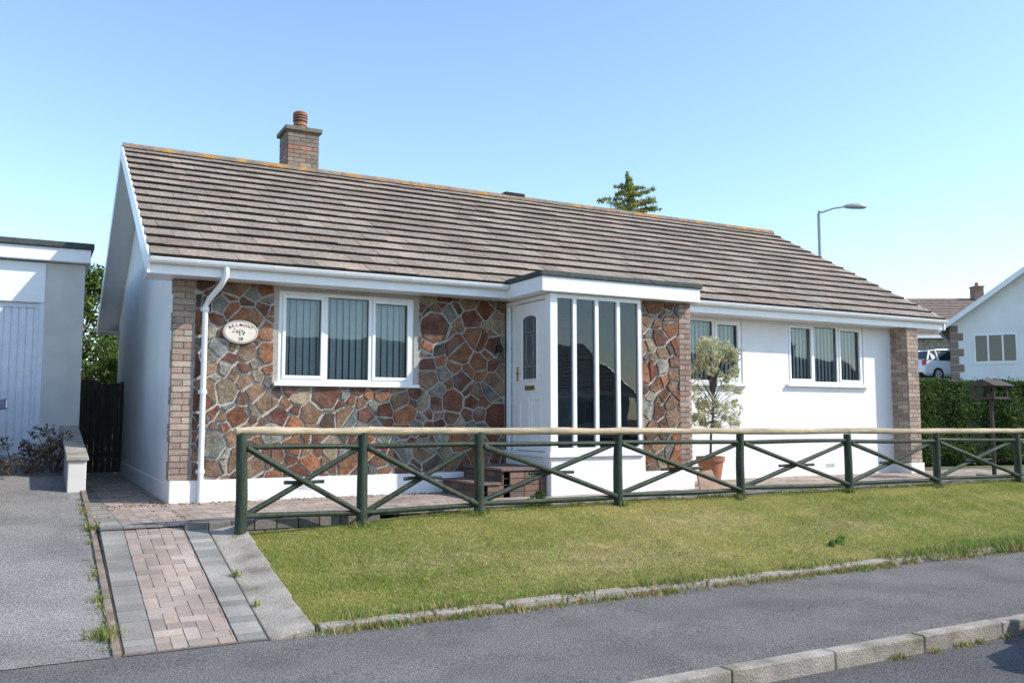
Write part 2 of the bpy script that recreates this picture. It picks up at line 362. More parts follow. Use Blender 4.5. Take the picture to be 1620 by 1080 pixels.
k.build('driveway_edging',M('edging_brick',(.22,.17,.13),namt=.3,rough=.95),bevel=.006)
pinks=[(.38,.295,.235),(.41,.32,.26),(.35,.28,.23),(.39,.32,.27),(.33,.27,.22)]; greys=[(.28,.26,.225),(.30,.275,.24),(.24,.23,.205)]
def block(mb,P,zf,pal,R):
    if len(P)<3 or area(P)<.0008: return
    h=R.uniform(-.0015,.0025); cx=sum(p[0] for p in P)/len(P); cy=sum(p[1] for p in P)/len(P)
    sh=lambda p,s:(cx+(p[0]-cx)*s,cy+(p[1]-cy)*s)
    b=[(*sh(p,.975),0) for p in P]
    bot=[(q[0],q[1],zf(q[1])-.012) for q in b]; top=[(sh(q,.98)[0],sh(q,.98)[1],zf(q[1])+.006+h) for q in b]
    mb.prism(bot,top,tuple(Vector(R.choice(pal))*R.uniform(.82,1.12)))
def herring(mb,x0,x1,y0,y1,zf,pal,seed,w=.1):
    R=random.Random(seed)
    for i in range(int((x1-x0)/w)+3):
        for j in range(-2,int((y1-y0)/w)+2):
            X=x0+(i-2)*w; Y=y0+j*w
            if (i-j)%4==0: P=[(X,Y),(X+2*w,Y),(X+2*w,Y+w),(X,Y+w)]
            elif (i-j)%4==3: P=[(X,Y),(X+w,Y),(X+w,Y+2*w),(X,Y+2*w)]
            else: continue
            P=clip(clip(clip(clip(P,1,0,x1),-1,0,-x0),0,1,y1),0,-1,-y0); block(mb,P,zf,pal,R)
def border(mb,x0,x1,y0,y1,zf,pal,seed,w=.1,l=.2,along='y'):
    R=random.Random(seed)
    if along=='y':
        y=y0; c=int(round((x1-x0)/l))
        while y<y1-.01:
            for q in range(max(1,c)):
                xa=x0+q*(x1-x0)/max(1,c); xb=x0+(q+1)*(x1-x0)/max(1,c); block(mb,[(xa,y),(xb,y),(xb,min(y+w,y1)),(xa,min(y+w,y1))],zf,pal,R)
            y+=w
    else:
        x=x0
        while x<x1-.01: block(mb,[(x,y0),(min(x+w,x1),y0),(min(x+w,x1),y1),(x,y1)],zf,pal,R); x+=w
pth=empty('block_paved_path')
b=MB(); herring(b,.80,1.31,6.4,8.98,pathZ,pinks,1); border(b,.60,.80,6.4,9.0,pathZ,greys,2); border(b,1.32,1.52,6.4,9.0,pathZ,greys,3)
b.build('blocks',m_pave,pth)
sheet('bedding',[.59,1.53],[6.38,7.5,9.1],lambda x,y:pathZ(y)-.006,m_sand,pth)
ter=empty('block_paved_terrace')
b=MB(); z0f=lambda y:0.0
herring(b,.80,9.5,9.2,11.2,z0f,pinks,4); border(b,.60,.80,9.0,17.6,z0f,greys,5); border(b,.8,16.5,9.0,9.2,z0f,greys,6,along='x')
herring(b,.80,1.46,11.2,17.6,z0f,pinks,7); herring(b,9.5,16.5,9.2,11.2,z0f,pinks,8)
b.build('blocks',m_pave,ter)
sheet('bedding',[.59,16.6],[8.97,11.3],lambda x,y:-.006,m_sand,ter); sheet('bedding',[.59,1.5],[11.3,17.8],lambda x,y:-.006,m_sand,ter)
b=MB(); R=random.Random(3); yb=8.86
for row in range(2):
    x=1.42-(.1 if row else 0)
    while x<3.25: b.box(x,x+.205,yb,yb+.11,-.17+row*.1,-.078+row*.1,tuple(Vector(R.choice(greys))*R.uniform(.5,.75))); x+=.215
b.build('low_block_edging',m_brick,bevel=.004)

# ---------------- bungalow ----------------
H=empty('stone_bungalow')
XL,XR,YF,YB=1.48,14.52,11.2,19.1; ZS=2.70
EY,EZ=10.78,2.87; RY,RZ=15.2,5.35; BY=19.62
W1=(2.72,4.56,1.46,2.63); W2=(8.72,10.50,1.58,2.65); W3=(11.54,13.46,1.60,2.675)
wm=MB(); wall_y(wm,XL,8.2,.27,ZS,YF,YF+.25,[W1,(5.97,7.45,.5,2.6)]); wm.build('stone_backing_wall',m_mortar,H)
wm=MB(); wall_y(wm,8.2,XR,0.0,ZS,YF,YF+.25,[W2,W3]); wm.build('front_rendered_wall',m_render,H)
wm=MB(); wm.box(XL-.015,5.99,YF-.045,YF+.2,-.2,.27); wm.build('plinth',m_render,H,bevel=.01)
st=MB(); stone_panel(st,1.71,5.95,.275,ZS-.01,YF,[(W1[0]-.07,W1[1]+.07,W1[2]-.05,9)],seed=11); st.build('stone_facing',m_stone,H)
q=MB(); bricks_y(q,XL-.001,1.70,.275,ZS,YF,seed=1); bricks_x(q,YF-.02,YF+.11,.275,ZS,XL,tooth=.11,seed=2)
q.build('brick_quoin',m_brick,H)
# projecting wing pier at the right-hand corner
PXa,PXb,PYf=14.22,XR,10.87
q=MB(); bricks_y(q,PXa,PXb+.001,.2,ZS-.02,PYf,seed=5); bricks_x(q,PYf+.0,YF-.002,.2,ZS-.02,PXa,seed=6); bricks_x(q,PYf,YF,.2,ZS-.02,PXb,seed=7,sgn=1); q.build('brick_pier',m_brick,H)
wm=MB(); wm.box(PXa+.002,PXb-.002,PYf+.002,YF-.001,-.1,ZS-.02); wm.box(PXa-.03,PXb+.03,PYf-.04,YF-.002,-.2,.19); wm.build('pier_core',m_render,H)
for nm,xa,xb in (('gable_wall_left',XL,XL+.25),('gable_wall_right',XR-.25,XR)):
    g=MB(); zt=lambda y: (EZ-.16+(RZ-EZ)*(y-EY)/(RY-EY) if y<RY else EZ-.16+(RZ-EZ)*(BY-y)/(RY-EY))
    P=[(YF+.251,0.0),(YB,0.0),(YB,zt(YB)),(RY,zt(RY)),(YF+.251,zt(YF+.25))]
    g.prism([(xb,a,c) for a,c in P],[(xa,a,c) for a,c in P]); g.build(nm,m_render,H)
    g=MB(); g.box(xa-.012,xb+.012,YF+.201,YB,-.2,.22); g.build('side_plinth',m_render,H,bevel=.01)
wm=MB(); wm.box(XL+.25,XR-.25,YB-.25,YB,0,ZS); wm.build('back_wall',m_render,H)
wm=MB(); wm.box(XL+.25,XR-.25,YF+.25,YB-.25,.3,.34); wm.build('floor_slab',m_carpet,H)
wm=MB(); wm.box(XL+.25,XR-.25,YF+.25,YB-.25,2.70,2.73); wm.build('ceiling',m_blind,H)
wm=MB(); wm.box(XL+.25,XR-.25,14.5,14.6,.34,2.66); wm.box(7.9,8.0,YF+.25,14.5,.34,2.66); wm.build('internal_partition',m_dark,H)
XA,XB=1.13,15.22; SL=math.hypot(RY-EY,RZ-EZ); cs,sn=(RY-EY)/SL,(RZ-EZ)/SL; NR=15; g_=SL/NR
R=random.Random(9); rf=MB(); tw=.33
pal=[(.265,.212,.168),(.28,.222,.176),(.25,.205,.165),(.285,.215,.170),(.24,.195,.158),(.265,.222,.180)]
for side in (0,1):
    def pt(x,s,n):
        y=EY+s*cs-n*sn; z=EZ+s*sn+n*cs
        if side: y=2*RY-y
        return (x,y,z)
    for i in range(NR):
        s0=i*g_-.02; s1=(i+1)*g_+.02; x=XA-(tw/2 if i%2 else 0)
        while x<XB:
            a=max(x+.002,XA); b_=min(x+tw-.002,XB)
            if b_-a>.02:
                h=.044+R.uniform(-.005,.005); j=R.uniform(-.006,.006); c=tuple(Vector(R.choice(pal))*R.uniform(.82,1.16))
                q4=[pt(a,s0+j,h),pt(b_,s0+j,h),pt(b_,s1,.004),pt(a,s1,.004)]
                rf.poly(q4 if not side else q4[::-1],c,0)
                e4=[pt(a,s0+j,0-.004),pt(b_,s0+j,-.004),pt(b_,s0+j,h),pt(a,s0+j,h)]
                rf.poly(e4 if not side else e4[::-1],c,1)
            x+=tw
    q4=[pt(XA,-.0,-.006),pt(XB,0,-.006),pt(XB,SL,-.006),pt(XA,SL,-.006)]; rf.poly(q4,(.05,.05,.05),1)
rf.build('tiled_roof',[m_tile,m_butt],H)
rg=MB(); x=XA
while x<XB-.02:
    e=min(x+.447,XB); c=tuple(Vector((.22,.18,.14))*R.uniform(.8,1.1)); seg=8; pr=[]
    for k_ in range(seg+1):
        a=math.pi*k_/seg; pr.append((RY-.13*math.cos(a),RZ-.03+.10*math.sin(a)))
    for k_ in range(seg): rg.poly([(x,*pr[k_]),(e,*pr[k_]),(e,*pr[k_+1]),(x,*pr[k_+1])],c)
    rg.poly([(x,*p) for p in pr],c); rg.poly([(e,*p) for p in pr],c)
    x+=.45
rg.build('ridge_tiles',m_ridge,H)
for nm,x0 in (('bargeboard_left',XA-.025),('bargeboard_right',XB-.005)):
    b=MB()
    for side in (0,1):
        f=lambda y:(2*RY-y) if side else y
        P=[(EY-.0,EZ+.02),(RY,RZ+.03),(RY,RZ-.19),(EY+.1,EZ-.2),(EY,EZ-.2)]
        P=[(f(a),c) for a,c in P]; b.prism([(x0,a,c) for a,c in P],[(x0+.03,a,c) for a,c in P])
    b.build(nm,m_upvc,H)
for xa,xb in ((XA+.005,XL+.02),(XR-.02,XB-.005)):
    b=MB()
    for side in (0,1):
        f=lambda y:(2*RY-y) if side else y
        P=[(EY+.12,EZ-.14),(RY,RZ-.14),(RY,RZ-.17),(EY+.12,EZ-.17)]; P=[(f(a),c) for a,c in P]
        b.prism([(xa,a,c) for a,c in P],[(xb,a,c) for a,c in P])
    b.build('verge_soffit',m_upvc,H)
b=MB()
for ya,yb in ((EY+.03,EY+.055),(2*RY-EY-.055,2*RY-EY-.03)): b.box(XA,XB,ya,yb,2.675,2.86)
b.box(XA,XB,EY+.055,YF+.24,2.685,2.699); b.box(XA,XB,YB-.2,2*RY-EY-.055,2.685,2.699)
b.build('fascia_and_soffit',m_upvc,H)
def gutter(x0,x1,y,z):
    b=MB(); seg=8; pr=[(y-.055*math.cos(math.pi*k/seg),z-.06*math.sin(math.pi*k/seg)) for k in range(seg+1)]
    pi=[(y-.048*math.cos(math.pi*k/seg),z-.052*math.sin(math.pi*k/seg)) for k in range(seg+1)]
    for k in range(seg):
        b.poly([(x0,*pr[k]),(x1,*pr[k]),(x1,*pr[k+1]),(x0,*pr[k+1])]); b.poly([(x0,*pi[k]),(x1,*pi[k]),(x1,*pi[k+1]),(x0,*pi[k+1])])
    for e in (x0,x1): b.poly([(e,*p) for p in pr])
    b.box(x0,x1,y-.06,y-.048,z-.004,z+.006)
    x=x0+.5
    while x<x1:
        pb=[(y-.06*math.cos(math.pi*k/seg),z+.003-.067*math.sin(math.pi*k/seg)) for k in range(seg+1)]
        w=.02 if int(x*10)%3 else .06
        for k in range(seg): b.poly([(x,*pb[k]),(x+w,*pb[k]),(x+w,*pb[k+1]),(x,*pb[k+1])])
        b.poly([(x,*p) for p in pb]); b.poly([(x+w,*p) for p in pb]); x+=.9
    b.build('gutter',m_upvc,H,smooth=True)
gutter(XA,5.77,EY-.03,2.845); gutter(8.45,XB,EY-.03,2.845)
b=MB(); b.tube([(1.98,EY-.03,2.80),(1.98,EY-.03,2.70),(1.93,EY+.05,2.58),(1.84,YF-.13,2.44),(1.81,YF-.085,2.36),(1.81,YF-.085,0.0)],.034,12)
for zz in (2.3,1.3,.35): b.tube([(1.81,YF-.085,zz),(1.81,YF-.085,zz+.05)],.042,12); b.box(1.76,1.86,YF-.06,YF-.02,zz,zz+.05)
b.build('downpipe',m_upvc,H,smooth=True)
b=MB(); cp=[(.27,.20,.15),(.24,.19,.15),(.31,.24,.18),(.33,.17,.11),(.22,.18,.15),(.20,.15,.12)]
cx0,cx1,cy0,cy1=3.80,4.34,15.28,15.84
bricks_y(b,cx0,cx1,5.0,6.08,cy0,depth=.012,pal=cp,seed=8); bricks_x(b,cy0,cy1,5.0,6.08,cx0,depth=.012,pal=cp,seed=9); bricks_x(b,cy0,cy1,5.0,6.08,cx1,depth=.012,sgn=1,pal=cp,seed=10)
b.build('chimney_brickwork',m_brick,H)
b=MB(); b.box(cx0,cx1,cy0,cy1,4.9,6.08); b.build('chimney_core',M('chimney_mortar',(.25,.22,.19),namt=.2),H)
b=MB(); b.box(cx0-.06,cx1+.06,cy0-.06,cy1+.06,6.081,6.16); b.prism([(cx0-.04,cy0-.04,6.16),(cx1+.04,cy0-.04,6.16),(cx1+.04,cy1+.04,6.16),(cx0-.04,cy1+.04,6.16)],[(cx0+.14,cy0+.14,6.22),(cx1-.14,cy0+.14,6.22),(cx1-.14,cy1-.14,6.22),(cx0+.14,cy1-.14,6.22)]); b.build('chimney_cap',M('cap_slate',(.17,.16,.13),namt=.3,rough=.95),H,bevel=.01)
b=MB(); px,py=4.08,15.56
b.tube([(px,py,6.18),(px,py,6.26),(px,py,6.265),(px,py,6.29),(px,py,6.295),(px,py,6.47),(px,py,6.50),(px,py,6.53)],[.11,.11,.125,.125,.115,.12,.13,.09],16)
for zz in (6.33,6.38,6.43): b.tube([(px,py,zz),(px,py,zz+.018)],.124,16,mi=1)
for zz in (6.355,6.405,6.45): b.tube([(px,py,zz),(px,py,zz+.02)],.132,16)
b.build('chimney_pot',[m_terra,m_black],H,smooth=True)
b=MB(); b.box(8.05,8.5,RY-.1,RY+.2,RZ+.03,RZ+.11); b.build('ridge_vent',m_butt,H,bevel=.02)
window(H,*W1,YF,div=(.335,.665),sashes=(0,2))
for w in (W2,W3): window(H,*w,YF,div=(.34,.66),sashes=(0,2))
b=MB()
for vx in (4.9,3.0): b.box(vx,vx+.22,YF-.052,YF-.04,.12,.2)
for vx in (9.2,12.4): b.box(vx,vx+.22,YF-.008,YF+.01,.14,.22)
vo=b.build('air_bricks',m_upvc,H)
b=MB()
for vx,vy,vz in ((4.9,YF-.054,.132),(3.0,YF-.054,.132),(9.2,YF-.010,.152),(12.4,YF-.010,.152)):
    for i in range(9):
        for j in range(3): b.box(vx+.015+i*.022,vx+.027+i*.022,vy,vy+.004,vz+j*.022,vz+.011+j*.022)
b.build('air_brick_holes',m_black,H)
# porch
PX,PY=5.97,9.93
b=MB(); b.box(PX-.02,7.47,PY-.03,YF-.06,-.1,.50); b.build('porch_base',m_render,H,bevel=.008)
b=MB(); b.box(PX-.06,7.44,PY-.07,PY+.08,.501,.56); b.box(PX-.05,PX+.08,PY+.08,YF-.05,.501,.56)
b.box(PX-.01,PX+.10,PY-.01,PY+.10,.56,2.66)
b.box(PX+.10,7.44,PY,PY+.07,2.60,2.66); b.box(PX+.10,7.44,PY,PY+.07,.56,.62)
for xx in (6.345,6.70,7.055): b.box(xx-.028,xx+.028,PY-.005,PY+.065,.62,2.60)
b.box(7.39,7.44,PY,PY+.07,.62,2.60)
b.box(PX,PX+.07,PY+.10,YF-.03,2.60,2.66); b.box(PX,PX+.07,PY+.10,PY+.15,.56,2.60); b.box(PX,PX+.07,10.92,10.99,.56,2.60); b.box(PX,PX+.07,YF-.08,YF-.03,.56,2.6)
b.build('porch_frame',m_upvc,H,bevel=.004)
b=MB(); b.poly([(PX+.1,PY+.03,.62),(7.39,PY+.03,.62),(7.39,PY+.03,2.6),(PX+.1,PY+.03,2.6)]); b.poly([(PX+.03,10.99,.56),(PX+.03,YF-.08,.56),(PX+.03,YF-.08,2.6),(PX+.03,10.99,2.6)]); b.build('porch_glass',m_glassp,H)
b=MB(); b.box(PX+.08,7.45,PY+.08,YF-.06,.501,.52); b.build('porch_floor',m_carpet,H)
b=MB(); b.box(7.40,7.45,PY+.08,YF-.01,.56,2.66); b.box(PX+.1,7.4,YF-.06,YF-.02,.56,2.6); b.build('porch_inner_wall',M('porch_inner',(.24,.25,.24)),H)
b=MB(); b.box(6.35,7.15,YF-.085,YF-.062,.53,2.5); b.build('inner_door',M('inner_door',(.34,.35,.34)),H,bevel=.004)
b=MB(); b.box(6.47,7.03,YF-.09,YF-.086,1.35,2.35); b.build('inner_door_glass',m_doorglass,H)
D0,D1=PY+.16,10.91; DX=PX+.012
b=MB(); b.box(DX,DX+.05,D0,D1,.57,2.59); b.build('front_door',m_upvc,H,bevel=.004)
b=MB()
def frame_x(mb,x,y0,y1,z0,z1,w=.025,t=.014):
    mb.box(x-t,x,y0,y1,z0,z0+w); mb.box(x-t,x,y0,y1,z1-w,z1); mb.box(x-t,x,y0,y0+w,z0+w,z1-w); mb.box(x-t,x,y1-w,y1,z0+w,z1-w)
ym=(D0+D1)/2
for (ya,yb) in ((D0+.12,ym-.03),(ym+.03,D1-.12)): frame_x(b,DX,ya,yb,.78,1.28)
arc=[(ym-.2,1.53)]+[(ym-.2*math.cos(math.pi*k/12),2.36+.06*math.sin(math.pi*k/12)) for k in range(13)]+[(ym+.2,1.53)]
for a,c in zip(arc,arc[1:]+arc[:1]): b.tube([(DX-.004,*a),(DX-.004,*c)],.014,6)
b.build('door_mouldings',m_upvc,H)
b=MB(); b.poly([(DX-.003,a,c) for a,c in arc]); b.build('door_light',m_doorglass,H)
b=MB()
for yy in (ym-.1,ym+.1): b.tube([(DX-.006,yy,1.54),(DX-.006,yy,2.4)],.004,4)
for a in range(10):
    t=2*math.pi*a/10; t2=2*math.pi*(a+1)/10; b.tube([(DX-.007,ym+.1*math.cos(t),1.95+.24*math.sin(t)),(DX-.007,ym+.1*math.cos(t2),1.95+.24*math.sin(t2))],.004,4)
for zz in (1.71,2.19): b.tube([(DX-.006,ym-.19,zz),(DX-.006,ym+.19,zz)],.004,4)
b.build('leading',m_lead,H)
b=MB(); b.box(DX-.012,DX,ym-.13,ym+.13,1.39,1.45); b.box(DX-.012,DX,D1-.085,D1-.055,1.52,1.72); b.tube([(DX-.035,D1-.07,1.63),(DX-.04,D1-.17,1.63)],.008,8); b.build('door_furniture',m_brass,H,bevel=.003)
b=MB(); sp=[(.16,.11,.085),(.20,.12,.09),(.14,.11,.09)]; R=random.Random(4)
for x0,x1,zt in ((5.30,5.93,.34),(4.98,5.30,.17)):
    z=0
    while z<zt-.02:
        yy=10.02
        while yy<11.1: b.box(x0,x0+.1,yy,yy+.205,z,z+.075,tuple(Vector(R.choice(sp))*R.uniform(.8,1.3))); yy+=.215
        xx=x0+.105
        while xx<x1: b.box(xx,min(xx+.205,x1),10.0,10.1,z,z+.075,tuple(Vector(R.choice(sp))*R.uniform(.8,1.3))); xx+=.215
        z+=.083
b.box(5.32,5.93,10.02,11.1,0,.335,(.1,.1,.09)); b.box(5.0,5.3,10.02,11.1,0,.165,(.1,.1,.09))
b.box(5.27,5.945,9.98,11.12,.342,.375,(.20,.14,.12)); b.box(4.95,5.268,9.98,11.12,.172,.2,(.20,.14,.12))
b.build('door_steps',m_brick,H)
b=MB(); b.box(7.46,8.36,10.02,YF-.005,-.1,2.66); b.build('pillar_core',m_mortar,H)
st=MB(); stone_panel(st,7.47,8.17,.275,2.65,10.018,seed=23); st.build('pillar_stone',m_stone,H)
q=MB(); bricks_y(q,8.17,8.37,.275,2.66,10.018,pal=[(.33,.22,.17),(.30,.21,.17),(.36,.27,.22)],seed=15); bricks_x(q,10.0,11.19,.275,2.66,8.36,sgn=1,seed=16); q.build('pillar_bricks',m_brick,H)
b=MB(); b.box(7.475,8.385,9.965,YF-.004,-.1,.272); b.build('pillar_plinth',m_render,H,bevel=.01)
b=MB(); b.box(7.445,7.475,9.95,10.05,.28,2.66); b.build('pillar_trim',M('trim_pink',(.42,.33,.29)),H)
b=MB(); b.box(5.78,8.42,9.82,11.0,2.665,2.86); b.build('porch_fascia',m_upvc,H,bevel=.006)
b=MB(); b.box(5.75,8.45,9.79,11.08,2.861,2.93); b.build('porch_flat_roof_felt',m_felt,H,bevel=.012)
pl=MB(); cx,cz=2.24,2.07; ring=lambda rx,rz,y:[(cx+rx*math.cos(2*math.pi*k/32),y,cz+rz*math.sin(2*math.pi*k/32)) for k in range(32)]
pl.prism(ring(.215,.15,YF-.035),ring(.205,.14,YF-.060)); plo=pl.build('house_name_plaque',m_cream,H)
pl=MB()
for k_ in range(32):
    a=ring(.193,.129,YF-.062); pl.tube([a[k_],a[(k_+1)%32]],.0022,4)
pl.build('plaque_border',m_ink,H)
def text(s,x,z,size,mat,shear=0):
    c=bpy.data.curves.new('txt','FONT'); c.body=s; c.size=size; c.align_x='CENTER'; c.align_y='CENTER'; c.extrude=.001; c.offset=.0004
    c.materials.append(mat); o=bpy.data.objects.new('lettering',c); o.location=(x,YF-.063,z); o.rotation_euler=(math.pi/2,shear,0); S.collection.objects.link(o); o.parent=H
for i,ch in enumerate('BELMONT'):
    a=(i-3)*.30; text(ch,cx+.165*math.sin(a)*1.0,cz+.088*math.cos(a)-.004,.050,m_ink,shear=a*.6)
text('28',cx,cz-.088,.056,m_ink)
pl=MB(); R=random.Random(2)
for _ in range(26):
    x=cx+R.gauss(0,.045); z=cz-.002+R.gauss(0,.015); r=R.uniform(.005,.011); mi=R.choice([0,0,1])
    pl.prism([(x+r*math.cos(t),YF-.0605,z+r*math.sin(t)) for t in [k*math.pi/4 for k in range(8)]],[(x+r*math.cos(t),YF-.063,z+r*math.sin(t)) for t in [k*math.pi/4 for k in range(8)]],(1,1,1),mi)
pl.build('painted_flowers',[m_pink,m_leafp],H)
b=MB(); b.box(5.80,5.88,YF-.09,YF-.03,1.95,2.05); b.build('bell_box',m_black,H,bevel=.01)

# ---------------- rustic fence ----------------
F=empty('rustic_wooden_fence'); b=MB(); rl=MB()
pxs=[1.77,3.0,4.33,6.17,8.1,10.1,12.0,14.0,16.0,18.0]
def fy(x): return 8.72 if x>3 else 8.60+.12*(x-1.77)/1.23
def ft(x): return .865-.085*(x-1.77)/12.2
for i,x in enumerate(pxs):
    y=fy(x); z=lawnZ(x,y)
    b.tube([(x,y,z-.1),(x+random.uniform(-.012,.012),y,z+.4),(x+random.uniform(-.012,.012),y,ft(x)-.02+(.03 if i<3 else 0))],[.058,.055,.051],12)
def bent(p,q,r0,r1):
    p=Vector(p); q=Vector(q); P=[]; o=random.uniform(-.008,.008); o2=random.uniform(-.008,.008)
    for k in range(6):
        t=k/5; v=p.lerp(q,t); v.z+=o*math.sin(math.pi*t); v.y+=o2*math.sin(math.pi*t); P.append(v)
    b.tube(P,[(r0+(r1-r0)*k/5)*random.uniform(.94,1.06) for k in range(6)],9)
for i in range(len(pxs)-1):
    x0,x1=pxs[i],pxs[i+1]; y0,y1=fy(x0),fy(x1); t0,t1=ft(x0),ft(x1); g0,g1=lawnZ(x0,y0)+.12,lawnZ(x1,y1)+.10
    if i==0: g0+=.09; g1+=.03
    jr=lambda: random.uniform(-.012,.012)
    bent((x0+.04,y0,t0-.12+jr()),(x1-.04,y1,t1-.12+jr()),.028,.026); bent((x0+.04,y0,g0+jr()),(x1-.04,y1,g1+jr()),.030,.027)
    bent((x0+.04,y0-.025,t0-.14+jr()),(x1-.04,y1-.025,g1+.01),.031,.027); bent((x0+.04,y0+.025,g0+.01),(x1-.04,y1+.025,t1-.14+jr()),.031,.027)
    zm=(t0+t1+g0+g1)/4-.075; f_=.34; bent((x0+(x1-x0)*f_,(y0+y1)/2+.0,zm),(x1-(x1-x0)*f_,(y0+y1)/2+.0,zm),.019,.019)
b.build('posts_and_braces',m_greenwood,F,smooth=True)
segs=[1.70,3.05,6.2,10.1,14.0,18.1]
for a,c in zip(segs[:-1],segs[1:]):
    n=8; P=[(a+(c-a)*k/n,fy(a+(c-a)*k/n)-.005+random.uniform(-.006,.006),ft(a+(c-a)*k/n)+.022+random.uniform(-.006,.006)) for k in range(n+1)]
    rl.tube(P,[random.uniform(.038,.046) for _ in P],10)
rl.build('top_rail',m_rail,F,smooth=True)

# ---------------- garage + side ----------------
Gg=empty('flat_roof_garage'); gx=.61; gy=14.0
b=MB(); b.box(gx-.50,gx,gy,gy+.3,0,3.20); b.box(gx-.5-2.6,gx-.5,gy+.02,gy+.3,2.66,3.20); b.box(gx-3.6,gx-3.1,gy,gy+.3,0,3.2)
b.box(gx-.25,gx-.001,gy+.3,gy+6,0,3.2); b.box(gx-3.6,gx-3.35,gy+.3,gy+6,0,3.2); b.build('walls',m_render2,Gg)
b=MB(); b.box(gx-3.75,gx+.06,gy-.14,gy+6.1,3.21,3.40); b.box(gx-3.1,gx-.5,gy-.02,gy+.02,2.62,3.19); b.build('fascia',m_upvc,Gg,bevel=.006)
b=MB(); b.box(gx-3.8,gx+.1,gy-.18,gy+6.1,3.401,3.49); b.build('felt_roof',m_felt,Gg,bevel=.015)
b=MB()
b.box(gx-3.1,gx-.56,gy+.06,gy+.1,.48,2.62)
xx=gx-3.1
while xx<gx-.6: b.box(xx,xx+.075,gy+.045,gy+.062,.5,2.6); xx+=.092
b.box(gx-.56,gx-.5,gy+.0,gy+.1,.48,2.62); b.box(gx-3.1,gx-.56,gy+.03,gy+.1,2.55,2.62)
b.build('garage_door',m_gdoor,Gg)
b=MB(); b.prism([(.39,11.15,-.2),(.58,11.15,-.2),(.58,13.98,-.2),(.39,13.98,-.2)],[(.39,11.15,.53),(.58,11.15,.53),(.58,13.98,.86),(.39,13.98,.86)])
b.build('low_side_wall',m_render2,bevel=.01)
b=MB(); b.prism([(.37,11.12,.531),(.60,11.12,.531),(.60,13.98,.861),(.37,13.98,.861)],[(.37,11.12,.575),(.60,11.12,.575),(.60,13.98,.905),(.37,13.98,.905)]); o=b.build('coping',m_conc,bevel=.01); o.parent=bpy.data.objects['low_side_wall']
gt=empty('side_gate'); b=MB(); xx=.62
while xx<1.46: b.box(xx,xx+.095,17.6,17.625,.03,1.66+.03*math.sin(xx*9)); xx+=.1
for zz in (.3,1.4): b.box(.62,1.46,17.626,17.67,zz,zz+.1)
b.box(.60,.68,17.55,17.68,0,1.75); b.build('boards',m_gate,gt)

# ---------------- foliage ----------------
greens=[(.06,.11,.025),(.09,.15,.035),(.045,.08,.02),(.12,.17,.04)]
def clumps(centers,rad,n,squash=1):
    c=np.array(centers)[rng.integers(0,len(centers),n)]; d=rng.normal(size=(n,3)); d/=np.linalg.norm(d,axis=1)[:,None]
    r=rad*rng.uniform(.45,1,n)**.6; p=c[:,:3]+d*r[:,None]*(c[:,3:4] if c.shape[1]>3 else 1); return p
def tree(name,base,h,r,n,lsize,cols,ncl=26,trunk=.12,lo=.3):
    T=empty(name); b=MB(); bx,by,bz=base
    b.tube([(bx,by,bz-.2),(bx+.05,by,bz+h*.35),(bx,by+.1,bz+h*.75)],[trunk,trunk*.7,trunk*.25],8); cs_=[]
    for _ in range(ncl):
        a=random.uniform(0,6.28); zz=random.uniform(lo,1)*h; rr=r*math.sqrt(max(.02,1-((zz/h-.6)/.55)**2))*random.uniform(.3,1)
        e=(bx+rr*math.cos(a),by+rr*math.sin(a),bz+zz); cs_.append((*e,random.uniform(.6,1.2)))
        b.tube([(bx,by,bz+zz*.6),((bx+e[0])/2,(by+e[1])/2,bz+zz*.75),e],[trunk*.3,trunk*.18,.008],5)
    b.build('trunk_and_limbs',m_bark,T,smooth=True); leaves('foliage',clumps(cs_,r*.32,n),lsize,cols,parent=T)
tree('garden_tree',(.75,23.5,0),4.3,1.7,24000,.05,[(.09,.15,.028),(.13,.19,.04),(.055,.10,.022),(.18,.21,.055)],60,lo=.15)
tree('garden_tree',(-1.6,26,0),4.6,2.2,12000,.06,greens,40,lo=.2)
tree('garden_shrub',(1.6,20.6,0),2.5,.9,8000,.035,[(.12,.18,.04),(.16,.22,.05),(.07,.12,.025)],24,.05,lo=.1)
# conifer with a pointed leader and feathery sprays
T=empty('conifer_tree'); tx,ty=15.45,21.2; top=8.25; b=MB(); b.tube([(tx,ty,0),(tx,ty,top-.1)],[.2,.012],8); P=[]
R=random.Random(12)
for zi in np.arange(2.0,top-.02,.075):
    for k_ in range(3):
        a=R.uniform(0,6.28); L_=min(2.6,(top-zi)*.80+.05)*R.uniform(.55,1.15)
        if R.random()<.10 and zi<top-.7: L_*=1.25
        m=max(12,int(L_*110)); s=rng.random(m)**.75
        rise=.55 if zi>top-1.5 else .35
        sx=tx+math.cos(a)*L_*s; sy=ty+math.sin(a)*L_*s; sz=zi+L_*(rise*s-.30*s*s)
        wv=.015+.13*s*(1-s)*2*min(1,L_)
        P.append(np.stack([sx-math.sin(a)*rng.normal(0,1,m)*wv,sy+math.cos(a)*rng.normal(0,1,m)*wv,sz+rng.normal(0,.022,m)],1))
m=160; s=rng.random(m); P.append(np.stack([tx+rng.normal(0,.03,m)*(1-s),ty+rng.normal(0,.03,m)*(1-s),top-.5+.6*s],1))
b.build('trunk',m_bark,T); leaves('foliage',np.concatenate(P),.036,[(.34,.35,.085),(.40,.39,.10),(.23,.27,.06),(.13,.17,.045)],parent=T,elong=2.1,up=.9)
T=empty('clipped_hedge'); n=80000
A=np.array([15.2,13.6]); B=np.array([27.,11.6]); dr=(B-A)/np.linalg.norm(B-A); nr=np.array([-dr[1],dr[0]]); LL=np.linalg.norm(B-A)
